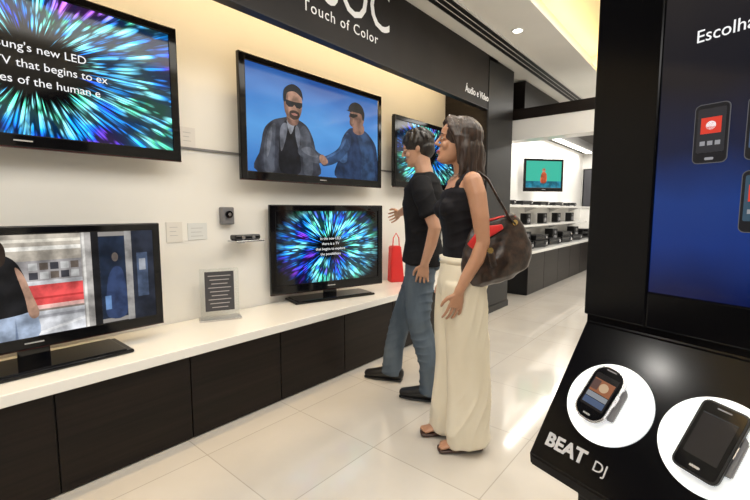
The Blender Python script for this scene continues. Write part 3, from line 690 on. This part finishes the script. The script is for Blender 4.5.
b.done(K)
def phone3d(name,r,c,rot,w,h,rad,shell,oval=False):
    b=MB(name);T=PM(r,c,rot,.026)
    b.rrect(w,h,.012,rad,shell,T@Matrix.Translation((0,0,0)),bev=.002)
    b.rrect(w-.008,h-.008,.002,max(rad-.004,.003),M['blk'],T@Matrix.Translation((0,-.0012,0)),bev=.0005)
    b.rrect(w*.72,h*.60,.001,.002,phscr,T@Matrix.Translation((0,-.0020,h*.02)),bev=0)
    if oval:
        b.box((-w*.32,-.0026,-h*.02),(w*.32,-.0021,h*.22),flat_emit('ph1',(.35,.12,.05),.8),mat=T)
        b.box((-w*.32,-.0026,-h*.12),(w*.32,-.0021,-h*.03),flat_emit('ph2',(.30,.32,.35),.8),mat=T)
        b.box((-w*.32,-.0026,-h*.24),(w*.32,-.0021,-h*.13),flat_emit('ph3',(.08,.12,.22),.8),mat=T)
        b.cyl((.004,-.0026,h*.10),w*.14,.0008,flat_emit('ph4',(.65,.45,.28),.8),'Y',mat=T,n=20)
        b.box((-w*.32,-.0028,h*.02),(-w*.10,-.0022,h*.20),flat_emit('ph5',(.12,.06,.05),.8),mat=T)
    else:
        b.box((-w*.36,-.0026,h*.30),(w*.36,-.0021,h*.315),flat_emit('ic',(.03,.033,.04),.6),mat=T)
    b.rrect(w*.22,.004,.001,.0018,M['silver'],T@Matrix.Translation((0,-.0022,-h*.40)),bev=0)
    b.rrect(w*.3,.0025,.001,.001,M['grey'],T@Matrix.Translation((0,-.0022,h*.42)),bev=0)
    b.box((w/2-.002,.003,-.01),(w/2+.0015,.009,.012),M['silver'],mat=T)
    b.done(K)
    s=MB('phone_stand');s.cyl((.0,.006,0),.022,.016,M['grey'],'Y',mat=PM(r,c,0,.016),n=30,bev=.003)
    s.prism([(-.018,.010,-.045),(.030,.010,-.045),(.038,.010,.02),(.026,.010,.035),(-.018,.010,.03)],(0,.008,0),M['grey'],mat=PM(r+.008,c,0,.024),bev=.002);s.done(K)
phscr=new_mat('phone_glass',(.01,.009,.009),.06,emit=(.10,.09,.09),es=.12)
phone3d('music_phone',.108,.010,math.radians(9),.072,.128,.030,M['silver'],True)
phone3d('black_phone',.306,.004,math.radians(8),.072,.134,.012,M['satin'])
phone3d('black_phone_b',.498,.006,math.radians(6),.070,.130,.014,M['satin'])
o=text('plate_logo','BEAT',.040,M['txtdim'],(0,0,0),(0,0,0),None,ext=.0006,bold=.0015)
o.parent=K;o.matrix_local=PM(.026,-.138,0,.0015)@Matrix.Rotation(A90,4,'X')
o=text('plate_logo_dj','DJ',.030,M['txtdim'],(0,0,0),(0,0,0),None,ext=.0006)
o.parent=K;o.matrix_local=PM(.136,-.138,0,.0015)@Matrix.Rotation(A90,4,'X')

# ---------------------------------------------------------------- lights
def area(name,loc,size,power,color,rot=(0,0,0),sy=None):
    l=bpy.data.lights.new(name,'AREA');l.energy=power;l.color=color;l.shape='RECTANGLE';l.size=size;l.size_y=sy or size
    o=bpy.data.objects.new(name,l);col.objects.link(o);o.location=loc;o.rotation_euler=rot;return o
area('ceiling_light',(0,1.8,3.18),2.0,155,(1,.96,.89),sy=7)
area('aisle_light',(-.3,8.2,2.94),2.0,120,(1,.97,.92),sy=3.5)
area('cornice_light',(-2.28,.6,2.89),.06,42,(1,.72,.40),rot=(0,math.radians(-20),0),sy=7.4)
area('bay_light',(-2.45,8.0,2.51),.1,34,(1,.95,.88),sy=4.6)
area('rear_fill_light',(.3,-3.0,2.9),2.2,80,(1,.98,.95),rot=(math.radians(30),0,math.radians(15)),sy=1.2)  # added soft fill from behind the camera, no fixture of the shop
w=bpy.data.worlds.new('world');sc.world=w;w.use_nodes=True
w.node_tree.nodes['Background'].inputs[0].default_value=(.9,.93,1,1);w.node_tree.nodes['Background'].inputs[1].default_value=.30
for k,(x,y) in enumerate(((-1.62,1.2),(-1.62,2.6),(-1.62,4.0),(-1.62,-.2))):
    b=MB('ceiling_downlight');b.cyl((0,0,-.004),.055,.012,M['white'],n=36,bev=.002);b.cyl((0,0,-.011),.042,.004,M['lampw'],n=32);b.done(loc=(x,y,2.95))
    l=bpy.data.lights.new('downlight','SPOT');l.energy=50;l.color=(1,.96,.90);l.spot_size=math.radians(95);l.spot_blend=.8;l.shadow_soft_size=.05
    o=bpy.data.objects.new('downlight',l);col.objects.link(o);o.location=(x,y,2.92);o.rotation_euler=(0,math.radians(-22),0)

# ---------------------------------------------------------------- camera
cam=bpy.data.cameras.new('camera');cam.sensor_width=36;cam.lens=410/750*36;cam.clip_start=.02
co=bpy.data.objects.new('camera',cam);col.objects.link(co);co.location=(0,0,1.24)
co.rotation_euler=(math.radians(90-5.57),0,math.radians(40.43))
sc.camera=co
